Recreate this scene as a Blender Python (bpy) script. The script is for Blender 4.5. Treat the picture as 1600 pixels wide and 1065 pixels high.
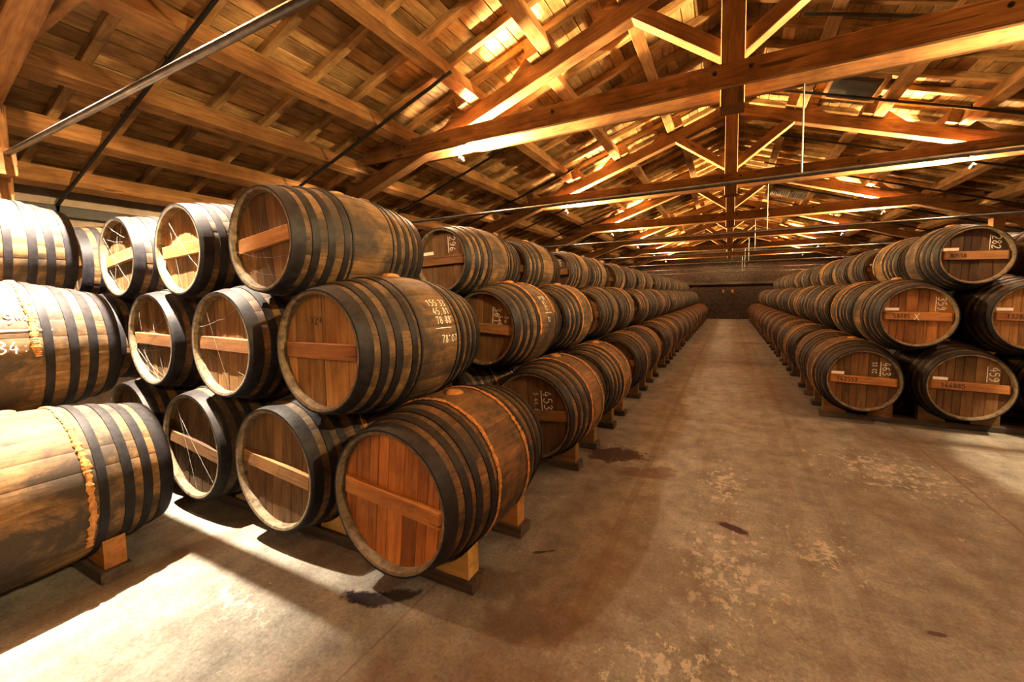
import bpy, math, random
from mathutils import Vector, Matrix
rnd = random.Random(7)
scene = bpy.context.scene
for o in list(bpy.data.objects): bpy.data.objects.remove(o)
COL = scene.collection
PI = math.pi

# ------------------------------------------------------------------ camera
F, YAW, PIT, ROL, PX, PY = 624.8, .452, -.0657, -.0147, 835.6, 503.4
fwd0 = Vector((-math.sin(YAW), math.cos(YAW), 0)); rt0 = Vector((math.cos(YAW), math.sin(YAW), 0)); up0 = Vector((0, 0, 1))
fwd = fwd0*math.cos(PIT) + up0*math.sin(PIT); up1 = up0*math.cos(PIT) - fwd0*math.sin(PIT)
rt = rt0*math.cos(ROL) + up1*math.sin(ROL); up = up1*math.cos(ROL) - rt0*math.sin(ROL)
CAM = Vector((0, 0, 1.5))
cd = bpy.data.cameras.new('camera'); cam = bpy.data.objects.new('camera', cd); COL.objects.link(cam)
cam.matrix_world = Matrix(((rt.x, up.x, -fwd.x, CAM.x), (rt.y, up.y, -fwd.y, CAM.y), (rt.z, up.z, -fwd.z, CAM.z), (0, 0, 0, 1)))
cd.sensor_fit = 'HORIZONTAL'; cd.sensor_width = 36; cd.lens = F/1600*36
cd.shift_x = (800-PX)/1600; cd.shift_y = -(532.5-PY)/1600
cd.clip_start = .05; cd.clip_end = 200
scene.camera = cam
def project(p):
    d = Vector(p)-CAM; w = d.dot(fwd)
    if w <= .05: return None
    return (PX+F*d.dot(rt)/w, PY-F*d.dot(up)/w, w)

# ------------------------------------------------------------------ world, exposure
wd = bpy.data.worlds.new('world'); scene.world = wd; wd.use_nodes = True
wd.node_tree.nodes['Background'].inputs[0].default_value = (.9, .7, .5, 1)
wd.node_tree.nodes['Background'].inputs[1].default_value = .001
scene.view_settings.view_transform = 'Standard'; scene.view_settings.look = 'None'
scene.view_settings.gamma = 1; scene.view_settings.use_curve_mapping = False
scene.view_settings.exposure = 1.7
LAMP = 1600.0                     # radiance of the halogen tubes
UPL = 850.0                       # watts of each lamp's upward reflector
GAPL = 1200.0                      # watts of each lamp's share thrown up along the rafters
FLOOD = 1800.0                     # watts of the flood lamp over the cross passage
UP_COL = (1, .68, .31)
LAMP_COL = (1, .73, .45)

# ------------------------------------------------------------------ helpers
def put(o, parent=None, loc=None, rot=None):
    COL.objects.link(o)
    if parent is not None: o.parent = parent
    if loc is not None: o.location = loc
    if rot is not None: o.rotation_euler = rot
    return o
def mk(name, verts, faces, mats, smooth=False, fm=None, sharp=None):
    me = bpy.data.meshes.new(name); me.from_pydata([tuple(v) for v in verts], [], faces)
    for m in (mats if isinstance(mats, (list, tuple)) else [mats]): me.materials.append(m)
    if smooth: me.polygons.foreach_set('use_smooth', [True]*len(me.polygons))
    if fm: me.polygons.foreach_set('material_index', fm)
    me.update()
    if sharp: me.set_sharp_from_angle(angle=sharp)
    return me
def ob(name, me, parent=None, loc=None, rot=None, color=None):
    o = put(bpy.data.objects.new(name, me), parent, loc, rot)
    if color: o.color = (*color, 1)
    return o
def tag(o, label=None, cat=None, group=None, kind=None):
    if label: o['label'] = label
    if cat: o['category'] = cat
    if group: o['group'] = group
    if kind: o['kind'] = kind
    return o
def empty(name, loc=(0, 0, 0)):
    o = bpy.data.objects.new(name, None); o.empty_display_size = .1
    return put(o, None, loc)
_bm = {}
def beam(name, p0, p1, w, h, mat, parent=None, upv=(0, 0, 1), ch=.008, color=None):
    """squared timber from p0 to p1 (centre line); w across, h along upv"""
    p0 = Vector(p0); p1 = Vector(p1); d = p1-p0; L = d.length; x = d/L
    z = Vector(upv); z = (z-x*z.dot(x)).normalized(); y = z.cross(x)
    key = (round(L, 3), w, h, mat.name, ch)
    if key not in _bm:
        a, b = w/2, h/2
        pr = [(-a+ch, -b), (a-ch, -b), (a, -b+ch), (a, b-ch), (a-ch, b), (-a+ch, b), (-a, b-ch), (-a, -b+ch)]
        v = [(-L/2, *q) for q in pr]+[(L/2, *q) for q in pr]
        f = [[i, i+8, (i+1) % 8+8, (i+1) % 8] for i in range(8)]+[list(range(8)), list(range(15, 7, -1))]
        _bm[key] = mk(name, v, f, mat)
    o = bpy.data.objects.new(name, _bm[key]); put(o, parent)
    c = (p0+p1)/2
    o.matrix_local = Matrix(((x.x, y.x, z.x, c.x), (x.y, y.y, z.y, c.y), (x.z, y.z, z.z, c.z), (0, 0, 0, 1)))
    if color: o.color = (*color, 1)
    return o
def tubemesh(name, pts, r, mat, n=8, rfun=None):
    pts = [Vector(p) for p in pts]; V = []; Fc = []
    for i, p in enumerate(pts):
        t = (pts[min(i+1, len(pts)-1)]-pts[max(i-1, 0)]).normalized()
        a = Vector((0, 0, 1)) if abs(t.z) < .9 else Vector((1, 0, 0))
        u = t.cross(a).normalized(); w = u.cross(t)
        rr = rfun(i) if rfun else r
        for k in range(n):
            an = 2*PI*k/n; V.append(p+(u*math.cos(an)+w*math.sin(an))*rr)
    for i in range(len(pts)-1):
        for k in range(n):
            Fc.append([i*n+k, i*n+(k+1) % n, (i+1)*n+(k+1) % n, (i+1)*n+k])
    Fc += [list(range(n-1, -1, -1)), list(range((len(pts)-1)*n, len(pts)*n))]
    return mk(name, V, Fc, mat, True, sharp=1.0)

ORD = ['first', 'second', 'third', 'fourth', 'fifth', 'sixth', 'seventh', 'eighth', 'ninth', 'tenth', 'eleventh', 'twelfth', 'thirteenth', 'fourteenth', 'fifteenth', 'sixteenth', 'seventeenth', 'eighteenth']
# ------------------------------------------------------------------ materials
class NT:
    def __init__(s, name):
        s.m = bpy.data.materials.new(name); s.m.use_nodes = True; s.t = s.m.node_tree
        s.n = s.t.nodes; s.l = s.t.links; s.b = s.n['Principled BSDF']
    def add(s, typ, **kw):
        n = s.n.new(typ)
        for k, v in kw.items():
            if k.startswith('i_'):
                key = k[2:]; key = int(key) if key.isdigit() else key
                if hasattr(v, 'links') or isinstance(v, bpy.types.NodeSocket): s.l.new(v, n.inputs[key])
                else: n.inputs[key].default_value = v
            else: setattr(n, k, v)
        return n
    def math(s, op, a, b=0.0, clamp=False):
        n = s.add('ShaderNodeMath', operation=op, use_clamp=clamp)
        for i, v in enumerate((a, b)):
            if isinstance(v, bpy.types.NodeSocket): s.l.new(v, n.inputs[i])
            else: n.inputs[i].default_value = v
        return n.outputs[0]
    def mix(s, fac, a, b, mode='MIX'):
        n = s.add('ShaderNodeMix', data_type='RGBA', blend_type=mode)
        for i, v in ((0, fac), (6, a), (7, b)):
            if isinstance(v, bpy.types.NodeSocket): s.l.new(v, n.inputs[i])
            elif i == 0: n.inputs[i].default_value = v
            else: n.inputs[i].default_value = (*v, 1) if len(v) == 3 else v
        return n.outputs[2]
    def ramp(s, fac, stops):
        n = s.add('ShaderNodeValToRGB'); s.l.new(fac, n.inputs[0]); e = n.color_ramp.elements
        while len(e) < len(stops): e.new(.5)
        for i, (p, c) in enumerate(stops):
            e[i].position = p; e[i].color = (*c, 1) if isinstance(c, tuple) else (c, c, c, 1)
        return n.outputs[0]
    def noise(s, vec, scale, detail=4, rough=.6, dist=0):
        n = s.add('ShaderNodeTexNoise'); s.l.new(vec, n.inputs['Vector'])
        n.inputs['Scale'].default_value = scale; n.inputs['Detail'].default_value = detail
        n.inputs['Roughness'].default_value = rough; n.inputs['Distortion'].default_value = dist
        return n.outputs[0]
    def coords(s, stretch=(1, 1, 1)):
        """object coordinates, shifted per object, stretched"""
        tc = s.add('ShaderNodeTexCoord'); oi = s.add('ShaderNodeObjectInfo')
        off = s.add('ShaderNodeVectorMath', operation='SCALE', i_0=(37., 91., 53.)); s.l.new(oi.outputs['Random'], off.inputs['Scale'])
        ad = s.add('ShaderNodeVectorMath', operation='ADD'); s.l.new(tc.outputs['Object'], ad.inputs[0]); s.l.new(off.outputs[0], ad.inputs[1])
        mp = s.add('ShaderNodeVectorMath', operation='MULTIPLY', i_1=stretch); s.l.new(ad.outputs[0], mp.inputs[0])
        return mp.outputs[0], ad.outputs[0], oi
    def out(s, col, rough=.7, bump=None, bs=.3, bd=.004, metal=0, spec=.3):
        for k, v in (('Base Color', col), ('Roughness', rough), ('Metallic', metal), ('Specular IOR Level', spec)):
            if isinstance(v, bpy.types.NodeSocket): s.l.new(v, s.b.inputs[k])
            else: s.b.inputs[k].default_value = (*v, 1) if isinstance(v, tuple) else v
        if bump is not None:
            n = s.add('ShaderNodeBump'); s.l.new(bump, n.inputs['Height']); n.inputs['Strength'].default_value = bs; n.inputs['Distance'].default_value = bd
            s.l.new(n.outputs[0], s.b.inputs['Normal'])
        return s.m
def timber(name, lo, mid, hi, dark=.5, stretch=(1.2, 14, 14), var=.35, knots=True, tint=False, island=False):
    s = NT(name); v, v0, oi = s.coords(stretch)
    g = s.noise(v, 2.2, 6, .65, .6)
    col = s.ramp(g, [(.28, lo), (.5, mid), (.74, hi)])
    blot = s.noise(v0, 1.7, 4, .6)
    col = s.mix(s.ramp(blot, [(.38, 1.), (.6, 0.)]), col, s.mix(1., col, (dark, dark*.9, dark*.8), 'MULTIPLY'))
    r = oi.outputs['Random']
    if island:
        gi = s.add('ShaderNodeNewGeometry'); r = s.math('FRACT', s.math('ADD', r, gi.outputs['Random Per Island']))
    k = s.math('ADD', s.math('MULTIPLY', r, 2*var), 1-var)
    vm = s.add('ShaderNodeVectorMath', operation='SCALE'); s.l.new(col, vm.inputs[0]); s.l.new(k, vm.inputs['Scale']); col = vm.outputs[0]
    if knots:
        vo = s.add('ShaderNodeTexVoronoi'); vo.inputs['Scale'].default_value = 1.0
        mp = s.add('ShaderNodeVectorMath', operation='MULTIPLY', i_1=(1.6, 4.5, 4.5)); s.l.new(v0, mp.inputs[0]); s.l.new(mp.outputs[0], vo.inputs['Vector'])
        kn = s.ramp(vo.outputs['Distance'], [(.06, 1.), (.16, 0.)])
        col = s.mix(s.math('MULTIPLY', kn, .75), col, (.05, .025, .012))
        cv = s.add('ShaderNodeVectorMath', operation='MULTIPLY', i_1=(.5, 17, 17)); s.l.new(v0, cv.inputs[0])
        ck = s.noise(cv.outputs[0], 1.5, 3, .5, .8)
        col = s.mix(s.ramp(ck, [(.655, 0.), (.675, .8)]), col, (.035, .018, .009))
        dk = s.noise(v0, 3.3, 5, .7); col = s.mix(s.ramp(dk, [(.62, 0.), (.74, .7)]), col, (.06, .032, .015))
    if tint: col = s.mix(1., col, oi.outputs['Color'], 'MULTIPLY')
    return s.out(col, .72, g, .35, .003)
M = {}
M['beam'] = timber('old_pine_beam', (.15, .066, .020), (.28, .132, .042), (.40, .21, .075), dark=.6, var=.18)
M['board'] = timber('roof_board', (.24, .125, .042), (.46, .275, .105), (.62, .41, .175), dark=.45, stretch=(1.6, 10, 10), var=.42, knots=False, island=True)
M['wedge'] = timber('wedge_wood', (.25, .14, .04), (.42, .26, .085), (.52, .34, .13), knots=False, var=.3, tint=True)
M['plank'] = timber('floor_plank_wood', (.025, .018, .013), (.055, .038, .026), (.10, .068, .045), knots=False)
M['head'] = timber('barrel_head_wood', (.13, .075, .03), (.26, .155, .065), (.37, .235, .105), dark=.55, stretch=(14, 14, 1.4), var=.3, knots=False, tint=True)
M['bar'] = timber('crossbar_wood', (.20, .105, .04), (.36, .205, .085), (.46, .28, .125), dark=.6, stretch=(1.5, 14, 14), var=.2, tint=True)

def stave_mat():
    s = NT('weathered_stave'); v, v0, oi = s.coords((14, 1.5, 14))
    g = s.noise(v, 2.2, 6, .68, .5)
    col = s.ramp(g, [(.26, (.034, .017, .006)), (.5, (.118, .062, .022)), (.75, (.225, .130, .052))])
    ge = s.add('ShaderNodeNewGeometry')
    bl = s.noise(ge.outputs['Position'], 3.2, 6, .68, .4)
    col = s.mix(s.ramp(bl, [(.42, .95), (.58, 0.)]), col, (.020, .013, .008))
    k = s.math('ADD', s.math('MULTIPLY', oi.outputs['Random'], .5), .75)
    vm = s.add('ShaderNodeVectorMath', operation='SCALE'); s.l.new(col, vm.inputs[0]); s.l.new(k, vm.inputs['Scale'])
    col = s.mix(1., vm.outputs[0], oi.outputs['Color'], 'MULTIPLY')
    spk = s.noise(ge.outputs['Position'], 48, 6, .75)
    col = s.mix(s.ramp(spk, [(.54, 0.), (.66, .55)]), col, (.035, .022, .013))
    col = s.mix(s.ramp(spk, [(.30, .35), (.40, 0.)]), col, (.20, .135, .07))
    # settled dust on upward faces
    sp = s.add('ShaderNodeSeparateXYZ'); s.l.new(ge.outputs['Normal'], sp.inputs[0])
    du = s.noise(ge.outputs['Position'], 26, 5, .7)
    du = s.math('MULTIPLY', s.ramp(sp.outputs['Z'], [(.25, 0.), (.95, .2)]), s.ramp(du, [(.35, 0.), (.62, 1.)]))
    col = s.mix(du, col, (.20, .145, .085))
    return s.out(col, .7, g, .4, .003)
M['stave'] = stave_mat()
def simple(name, lo, hi, scale, rough, metal=0, bs=.3, bd=.002, dustc=None, spec=.3):
    s = NT(name); v, v0, oi = s.coords()
    g = s.noise(v0, scale, 6, .65)
    col = s.ramp(g, [(.32, lo), (.68, hi)])
    if dustc:
        ge = s.add('ShaderNodeNewGeometry'); sp = s.add('ShaderNodeSeparateXYZ'); s.l.new(ge.outputs['Normal'], sp.inputs[0])
        du = s.noise(ge.outputs['Position'], 30, 5, .7)
        du = s.math('MULTIPLY', s.ramp(sp.outputs['Z'], [(.1, 0.), (.95, .75)]), s.ramp(du, [(.36, .1), (.62, 1.)]))
        col = s.mix(du, col, dustc)
    return s.out(col, rough, g, bs, bd, metal, spec)
M['hoop'] = simple('dark_iron_hoop', (.006, .005, .006), (.018, .015, .017), 18, .55, .1, .5, .002, (.036, .029, .024), .15)
M['chime'] = simple('pale_chime_wood', (.05, .033, .017), (.19, .138, .08), 22, .8, 0, .5, .002)
M['withe'] = simple('orange_withe_hoop', (.20, .075, .02), (.50, .215, .055), 34, .8, 0, .8, .003)
M['pipe'] = simple('grey_steel_pipe', (.10, .10, .105), (.22, .21, .205), 12, .35, .85, .1, .001)
M['blackpipe'] = simple('black_pipe', (.008, .008, .008), (.02, .018, .016), 12, .45, .2, .1, .001)
M['chalk'] = simple('white_chalk', (.50, .47, .40), (.85, .82, .74), 180, .95, 0, .1, .001)
M['stencil'] = simple('black_stencil_ink', (.02, .015, .012), (.05, .035, .02), 60, .9)
M['paper'] = simple('white_paper_label', (.70, .66, .56), (.85, .81, .72), 30, .85)
M['socket'] = simple('lamp_socket', (.35, .33, .30), (.5, .48, .44), 30, .5)
M['plaster'] = simple('rough_plaster', (.20, .15, .115), (.38, .30, .235), 3.2, .9, 0, .5, .01)
M['vent'] = simple('vent_metal', (.30, .29, .27), (.45, .43, .40), 12, .5, .4)
M['web'] = simple('cobweb', (.3, .27, .22), (.5, .46, .4), 30, .9)
def emis():
    s = NT('halogen_tube'); e = s.add('ShaderNodeEmission'); e.inputs[0].default_value = (*LAMP_COL, 1); e.inputs[1].default_value = LAMP
    s.l.new(e.outputs[0], s.n['Material Output'].inputs[0]); return s.m
M['tube'] = emis()
def emis0():
    s = NT('halogen_tube_white'); e = s.add('ShaderNodeEmission'); e.inputs[0].default_value = (1, .78, .50, 1); e.inputs[1].default_value = LAMP*1.25
    s.l.new(e.outputs[0], s.n['Material Output'].inputs[0]); return s.m
M['tube0'] = emis0()

def concrete():
    s = NT('stained_concrete'); ge = s.add('ShaderNodeNewGeometry'); pos = ge.outputs['Position']
    a = s.noise(pos, .55, 6, .6, .4); b = s.noise(pos, 5, 8, .7); c = s.noise(pos, 60, 4, .7)
    col = s.ramp(a, [(.3, (.106, .094, .076)), (.5, (.158, .144, .118)), (.7, (.218, .202, .170))])
    col = s.mix(.8, col, s.mix(1., col, s.ramp(b, [(.3, .5), (.7, 1.5)]), 'MULTIPLY'))
    col = s.mix(.5, col, s.mix(1., col, s.ramp(c, [(.3, .45), (.7, 1.55)]), 'MULTIPLY'))
    # reddish wine-brown drag stains along the aisle
    mp = s.add('ShaderNodeVectorMath', operation='MULTIPLY', i_1=(1.6, .35, 1)); s.l.new(pos, mp.inputs[0])
    dr = s.noise(mp.outputs[0], 1.3, 5, .65, .5)
    col = s.mix(s.math('MULTIPLY', s.ramp(dr, [(.5, 0.), (.66, 1.)]), .5), col, (.105, .06, .035))
    # pale flaked patches
    mp2 = s.add('ShaderNodeVectorMath', operation='MULTIPLY', i_1=(1, .75, 1)); s.l.new(pos, mp2.inputs[0])
    f1 = s.noise(mp2.outputs[0], 16, 8, .78); f2 = s.noise(pos, .9, 3, .5)
    def blob(x, y, rx, ry, rot=0.):
        ad = s.add('ShaderNodeMapping', vector_type='TEXTURE'); s.l.new(pos, ad.inputs['Vector'])
        ad.inputs['Location'].default_value = (x, y, 0); ad.inputs['Rotation'].default_value = (0, 0, rot); ad.inputs['Scale'].default_value = (rx, ry, 1)
        ln = s.add('ShaderNodeVectorMath', operation='LENGTH'); s.l.new(ad.outputs[0], ln.inputs[0]); return ln.outputs['Value']
    near = None
    for q in ((.02, 2.35, .42, .65), (-.02, 3.35, .25, .75), (1.15, 4.2, .8, .7), (-.15, 1.55, .45, .3), (.5, 2.7, .3, .4), (-2.2, 1.05, .5, .12)):
        d = s.ramp(blob(*q), [(.15, .13), (1.15, 0.)]); near = d if near is None else s.math('MAXIMUM', near, d)
    fl = s.math('ADD', s.math('ADD', f1, near), s.math('MULTIPLY', f2, .16))
    col = s.mix(s.ramp(fl, [(.70, 0.), (.735, .7)]), col, (.36, .325, .255))
    # spilled dark stains
    n3 = s.noise(pos, 7, 6, .7)
    for (x, y, rx, ry, rot, cc, amt) in ((-1.62, 1.34, .13, .06, .3, (.012, .008, .010), 1.), (-1.50, 1.40, .16, .05, .6, (.02, .014, .012), .9),
            (.06, 2.76, .10, .045, -.3, (.035, .014, .020), .95), (-.95, 3.65, .32, .22, .2, (.035, .018, .013), .9), (-.6, 3.35, .34, .14, .5, (.07, .033, .02), .6),
            (-1.05, 1.72, .25, .12, .4, (.06, .04, .028), .5), (-.95, 2.05, .09, .018, .6, (.03, .02, .014), .9), (-.78, 1.58, .3, .16, .5, (.06, .035, .022), .45),
            (.85, 2.25, .05, .02, .2, (.04, .02, .02), .8), (-.33, 2.15, .35, .35, 0, (.09, .055, .035), .35), (.35, 9.6, .8, .25, 0, (.08, .04, .025), .5), (.5, 13.5, .7, .3, 0, (.08, .04, .025), .5)):
        d = s.math('ADD', blob(x, y, rx, ry, rot), s.math('MULTIPLY', s.math('SUBTRACT', n3, .5), 2.6))
        col = s.mix(s.math('MULTIPLY', s.ramp(d, [(.65, 1.), (1.05, 0.)]), amt), col, cc)
    # saw-cut joints and worn wheel tracks
    sp = s.add('ShaderNodeSeparateXYZ'); s.l.new(pos, sp.inputs[0])
    wob = s.math('MULTIPLY', s.noise(pos, 2, 3, .5), .05)
    hgt = s.math('MULTIPLY', b, .6)
    for ax, val, wdt, amt in (('X', 1.65, .008, .6), ('X', -.62, .03, .3), ('X', .42, .05, .2), ('X', .62, .03, .22), ('Y', .98, .004, .0), ('Y', 5.0, .01, .4), ('Y', 8.9, .012, .5), ('Y', 12.9, .012, .5), ('X', -1.36, .005, .45)):
        d = s.math('ABSOLUTE', s.math('SUBTRACT', s.math('ADD', sp.outputs[ax], wob), val+.025))
        k = s.math('MULTIPLY', s.math('LESS_THAN', d, wdt), amt)
        col = s.mix(k, col, (.085, .055, .035))
    return s.out(col, s.ramp(a, [(.3, .62), (.7, .85)]), s.math('ADD', b, s.math('MULTIPLY', c, .4)), .4, .005, 0, .08)
M['concrete'] = concrete()
def stonewall():
    s = NT('rubble_stone_wall'); ge = s.add('ShaderNodeNewGeometry'); pos = ge.outputs['Position']
    mp = s.add('ShaderNodeVectorMath', operation='MULTIPLY', i_1=(3.2, 3.2, 7.5)); s.l.new(pos, mp.inputs[0])
    v = s.add('ShaderNodeTexVoronoi', feature='DISTANCE_TO_EDGE'); s.l.new(mp.outputs[0], v.inputs['Vector'])
    vc = s.add('ShaderNodeTexVoronoi'); s.l.new(mp.outputs[0], vc.inputs['Vector'])
    sv = s.add('ShaderNodeSeparateColor'); s.l.new(vc.outputs['Color'], sv.inputs[0])
    col = s.ramp(sv.outputs[0], [(0., (.016, .009, .006)), (.55, (.045, .026, .016)), (1., (.11, .066, .036))])
    e = s.ramp(v.outputs[0], [(.02, 0.), (.12, 1.)])
    col = s.mix(e, (.014, .009, .006), col)
    return s.out(col, .9, e, .8, .03)
M['stone'] = stonewall()

# ------------------------------------------------------------------ layout
TR = [-3.0, 1.045, 4.665, 8.655, 12.645, 16.635, 20.625, 24.6]          # roof truss planes (y)
YB, YE, XW = -5.2, 25.9, 7.2
def rz(x): return 5.36-.335*abs(x)                                     # top of common rafters

# floor and walls
def slab(name, x0, x1, y0, y1, z0, z1, mat):
    v = [(x, y, z) for z in (z0, z1) for y in (y0, y1) for x in (x0, x1)]
    f = [(0, 2, 3, 1), (4, 5, 7, 6), (0, 1, 5, 4), (2, 6, 7, 3), (0, 4, 6, 2), (1, 3, 7, 5)]
    return tag(ob(name, mk(name, v, f, mat)), kind='structure')
slab('floor', -XW-.3, XW+.3, YB-.3, YE+.3, -.2, 0, M['concrete'])
slab('wall_left', -XW-.3, -XW, YB, YE, 0, 3.15, M['plaster'])
slab('wall_right', XW, XW+.3, YB, YE, 0, 3.15, M['plaster'])
def gable(name, y0, y1, mat):
    pr = [(-XW-.3, 0), (XW+.3, 0), (XW+.3, rz(XW+.3)), (0, rz(0)), (-XW-.3, rz(XW+.3))]
    v = [(x, y0, z) for x, z in pr]+[(x, y1, z) for x, z in pr]
    f = [list(range(5)), list(range(9, 4, -1))]+[[i, i+5, (i+1) % 5+5, (i+1) % 5] for i in range(5)]
    return tag(ob(name, mk(name, v, f, mat)), kind='structure')
wend = gable('wall_end', YE, YE+.3, M['stone'])
gable('wall_back', YB-.3, YB, M['plaster'])
beam('ledge_beam', (-XW, YE-.06, 2.08), (XW, YE-.06, 2.08), .12, .14, M['plank'], wend)
for dx in (-.30, .18):
    beam('niche_tile', (dx-.06, YE-.01, 1.62), (dx+.06, YE-.01, 1.62), .03, .17, M['withe'], wend)
# ledge and downpipe on the side wall
wl = bpy.data.objects['wall_left']
beam('wall_rail', (-XW+.05, -2, 2.58), (-XW+.05, YE, 2.58), .10, .13, M['blackpipe'], wl)

# ------------------------------------------------------------------ roof: deck, boards, rafters, purlins
SL = math.atan(.335); SLL = XW/math.cos(SL)
def deck():
    v = []; x = XW+.5
    for y in (YB-.3, YE+.3):
        v += [(-x, y, rz(x)+.045), (0, y, rz(0)+.045), (x, y, rz(x)+.045), (x, y, rz(x)+.1), (0, y, rz(0)+.1), (-x, y, rz(x)+.1)]
    f = [[i, (i+1) % 6, (i+1) % 6+6, i+6] for i in range(6)]+[[0, 5, 4, 1], [1, 4, 3, 2], [6, 7, 10, 11], [7, 8, 9, 10]]
    return mk('ceiling', v, f, M['plank'])
ceil = tag(ob('ceiling', deck()), kind='structure')
RSP = .5
rafY = []
y = YB+.25
while y < YE: rafY.append(y); y += RSP
for sgn in (-1, 1):
    for y in rafY:
        yy = y+rnd.uniform(-.03, .03)
        a = Vector((0, yy, rz(0)-.045)); b = Vector((sgn*(XW+.2), yy, rz(XW+.2)-.045))
        beam('rafter', a, b, .075, .09, M['board'], ceil)
PURL = [1.06, 2.13, 3.16, 4.27, 5.2, 6.05, 6.9]
bays = [YB]+TR+[YE]
for i in range(len(bays)-1):
    y0, y1 = bays[i], bays[i+1]
    for sgn in (-1, 1):
        for x in PURL:
            xo = x+(.075 if i % 2 else -.075)
            n = Vector((sgn*math.sin(SL), 0, math.cos(SL)))
            c = Vector((sgn*xo, 0, rz(xo)-.09))-n*.1
            e0 = .22 if i else 0; e1 = .22 if i < len(bays)-2 else 0
            beam('purlin', (c.x, y0-e0, c.z), (c.x, y1+e1, c.z), .15, .20, M['beam'], ceil, upv=n)
    beam('ridge_beam', (0, y0, rz(0)-.2), (0, y1, rz(0)-.2), .14, .2, M['beam'], ceil)
# boards
BW = .165; nrow = int(SLL/BW)
cand = []
for sgn in (-1, 1):
    for r in range(nrow):
        s = (r+.5)*BW; x = sgn*s*math.cos(SL); z = rz(0)-abs(s)*math.sin(SL)+.012
        y = YB; k = 0
        off = 0
        for yi in range(len(rafY)-1):
            cand.append((sgn, x, (rafY[yi]+rafY[yi+1])/2, z))
def vis(c):
    p = project(c[1:])
    if p is None or not (-40 < p[0] < 1640 and -40 < p[1] < 420): return 1e9
    return p[2]
cand.sort(key=vis)
bvar = []
for q in range(4):
    a, b, c = RSP/2-.002, BW/2-.0035, .011
    v = [(-a, -b+.006, -c), (a, -b+.006, -c), (a, b-.006, -c), (-a, b-.006, -c), (-a, -b, -c+.005), (a, -b, -c+.005), (a, b, -c+.005), (-a, b, -c+.005), (-a, -b, c), (a, -b, c), (a, b, c), (-a, b, c)]
    f = [(3, 2, 1, 0), (0, 1, 5, 4), (2, 3, 7, 6), (4, 5, 9, 8), (6, 7, 11, 10), (1, 2, 6, 5), (3, 0, 4, 7), (5, 6, 10, 9), (7, 4, 8, 11), (8, 9, 10, 11)]
    bvar.append((v, f)); break
bme = mk('board', bvar[0][0], bvar[0][1], M['board'])
SV = []; SF = []
for i, (sgn, x, y, z) in enumerate(cand):
    R = Matrix.Translation((x, y, z+rnd.uniform(0, .009))) @ Matrix.Rotation(sgn*SL+rnd.uniform(-.018, .018), 4, 'Y') @ Matrix.Rotation(PI/2, 4, 'Z')
    if i < 300:
        o = bpy.data.objects.new('board', bme); put(o, ceil); o.matrix_local = R
    else:
        n0 = len(SV); SV += [R @ Vector(p) for p in bvar[0][0]]; SF += [[n0+k for k in f] for f in bvar[0][1]]
# the joined remainder keeps board-aligned grain: its own local x runs along the building
MR = Matrix.Rotation(PI/2, 4, 'Z'); MI = MR.inverted()
st = bpy.data.objects.new('board_lining', mk('board_lining', [MI @ p for p in SV], SF, M['board'])); put(st, ceil); st.matrix_local = MR
tag(st, kind='stuff')

# ------------------------------------------------------------------ trusses
def cleat(parent, x, y, sgn):
    """triangular block under a purlin on the rafter back"""
    zr = 5.06-.335*abs(x)
    prof = [(0, 0), (.34, 0), (.0, .19)]
    v = []
    for dy in (-.07, .07):
        for (s, h) in prof:
            xx = abs(x)+.085+s*math.cos(SL); zz = 5.06-.335*xx+h
            v.append((sgn*xx, y+dy, zz))
    f = [[0, 1, 2], [5, 4, 3], [0, 3, 4, 1], [1, 4, 5, 2], [2, 5, 3, 0]]
    ob('cleat', mk('cleat', v, f, M['beam']), parent)
def truss(y, i):
    t = empty('roof_truss', (0, y, 0))
    tag(t, 'orange pine king-post roof truss with twin tie beams, '+('over the bare floor before the stacks' if i == 0 else '%s counted from the cross passage' % ORD[i-1]), 'truss', 'roof trusses across the warehouse')
    for s in (-1, 1):
        beam('tie_beam', (-5.05, s*.16, 3.63), (5.05, s*.16, 3.63), .06, .225, M['beam'], t)
    beam('king_post', (0, 0, 3.36), (0, 0, 5.16), .22, .258, M['beam'], t, upv=(0, 1, 0))
    for s in (-1, 1):
        n = Vector((s*math.sin(SL), 0, math.cos(SL))); off = -.105/math.cos(SL)
        a = Vector((s*.05, 0, 5.06-.335*.05+off)); b = Vector((s*7.15, 0, 5.06-.335*7.15+off))
        beam('principal_rafter', a, b, .17, .20, M['beam'], t, upv=n)
        beam('strut', (s*.07, 0, 2.42+1.5-.0), (s*1.06, 0, 4.64), .15, .15, M['beam'], t)
        beam('corbel', (s*5.26, .02, 2.60), (s*5.05, .02, 2.60), .13, .2, M['beam'], t)
        beam('post', (s*5.35, 0, 0), (s*5.35, 0, 3.08), .2, .2, M['beam'], t, upv=(0, 1, 0))
        for x in PURL[:6]: cleat(t, x+.0, 0, s)
        for bx in (.16, 1.9, 4.2):
            for s2 in (-1,):
                o = ob('bolt', BOLT, t, (s*bx, -.19, 3.63+.03))
    return t
def boltmesh():
    v = []; n = 8
    for yy, r in ((.006, .022), (-.008, .022), (-.010, .010), (-.02, .010)):
        v += [(r*math.cos(2*PI*k/n), yy, r*math.sin(2*PI*k/n)) for k in range(n)]
    f = [[j*n+k, j*n+(k+1) % n, (j+1)*n+(k+1) % n, (j+1)*n+k] for j in range(3) for k in range(n)]+[list(range(3*n, 4*n))]
    return mk('bolt', v, f, M['blackpipe'])
BOLT = boltmesh()
for i, y in enumerate(TR): truss(y, i)

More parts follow.
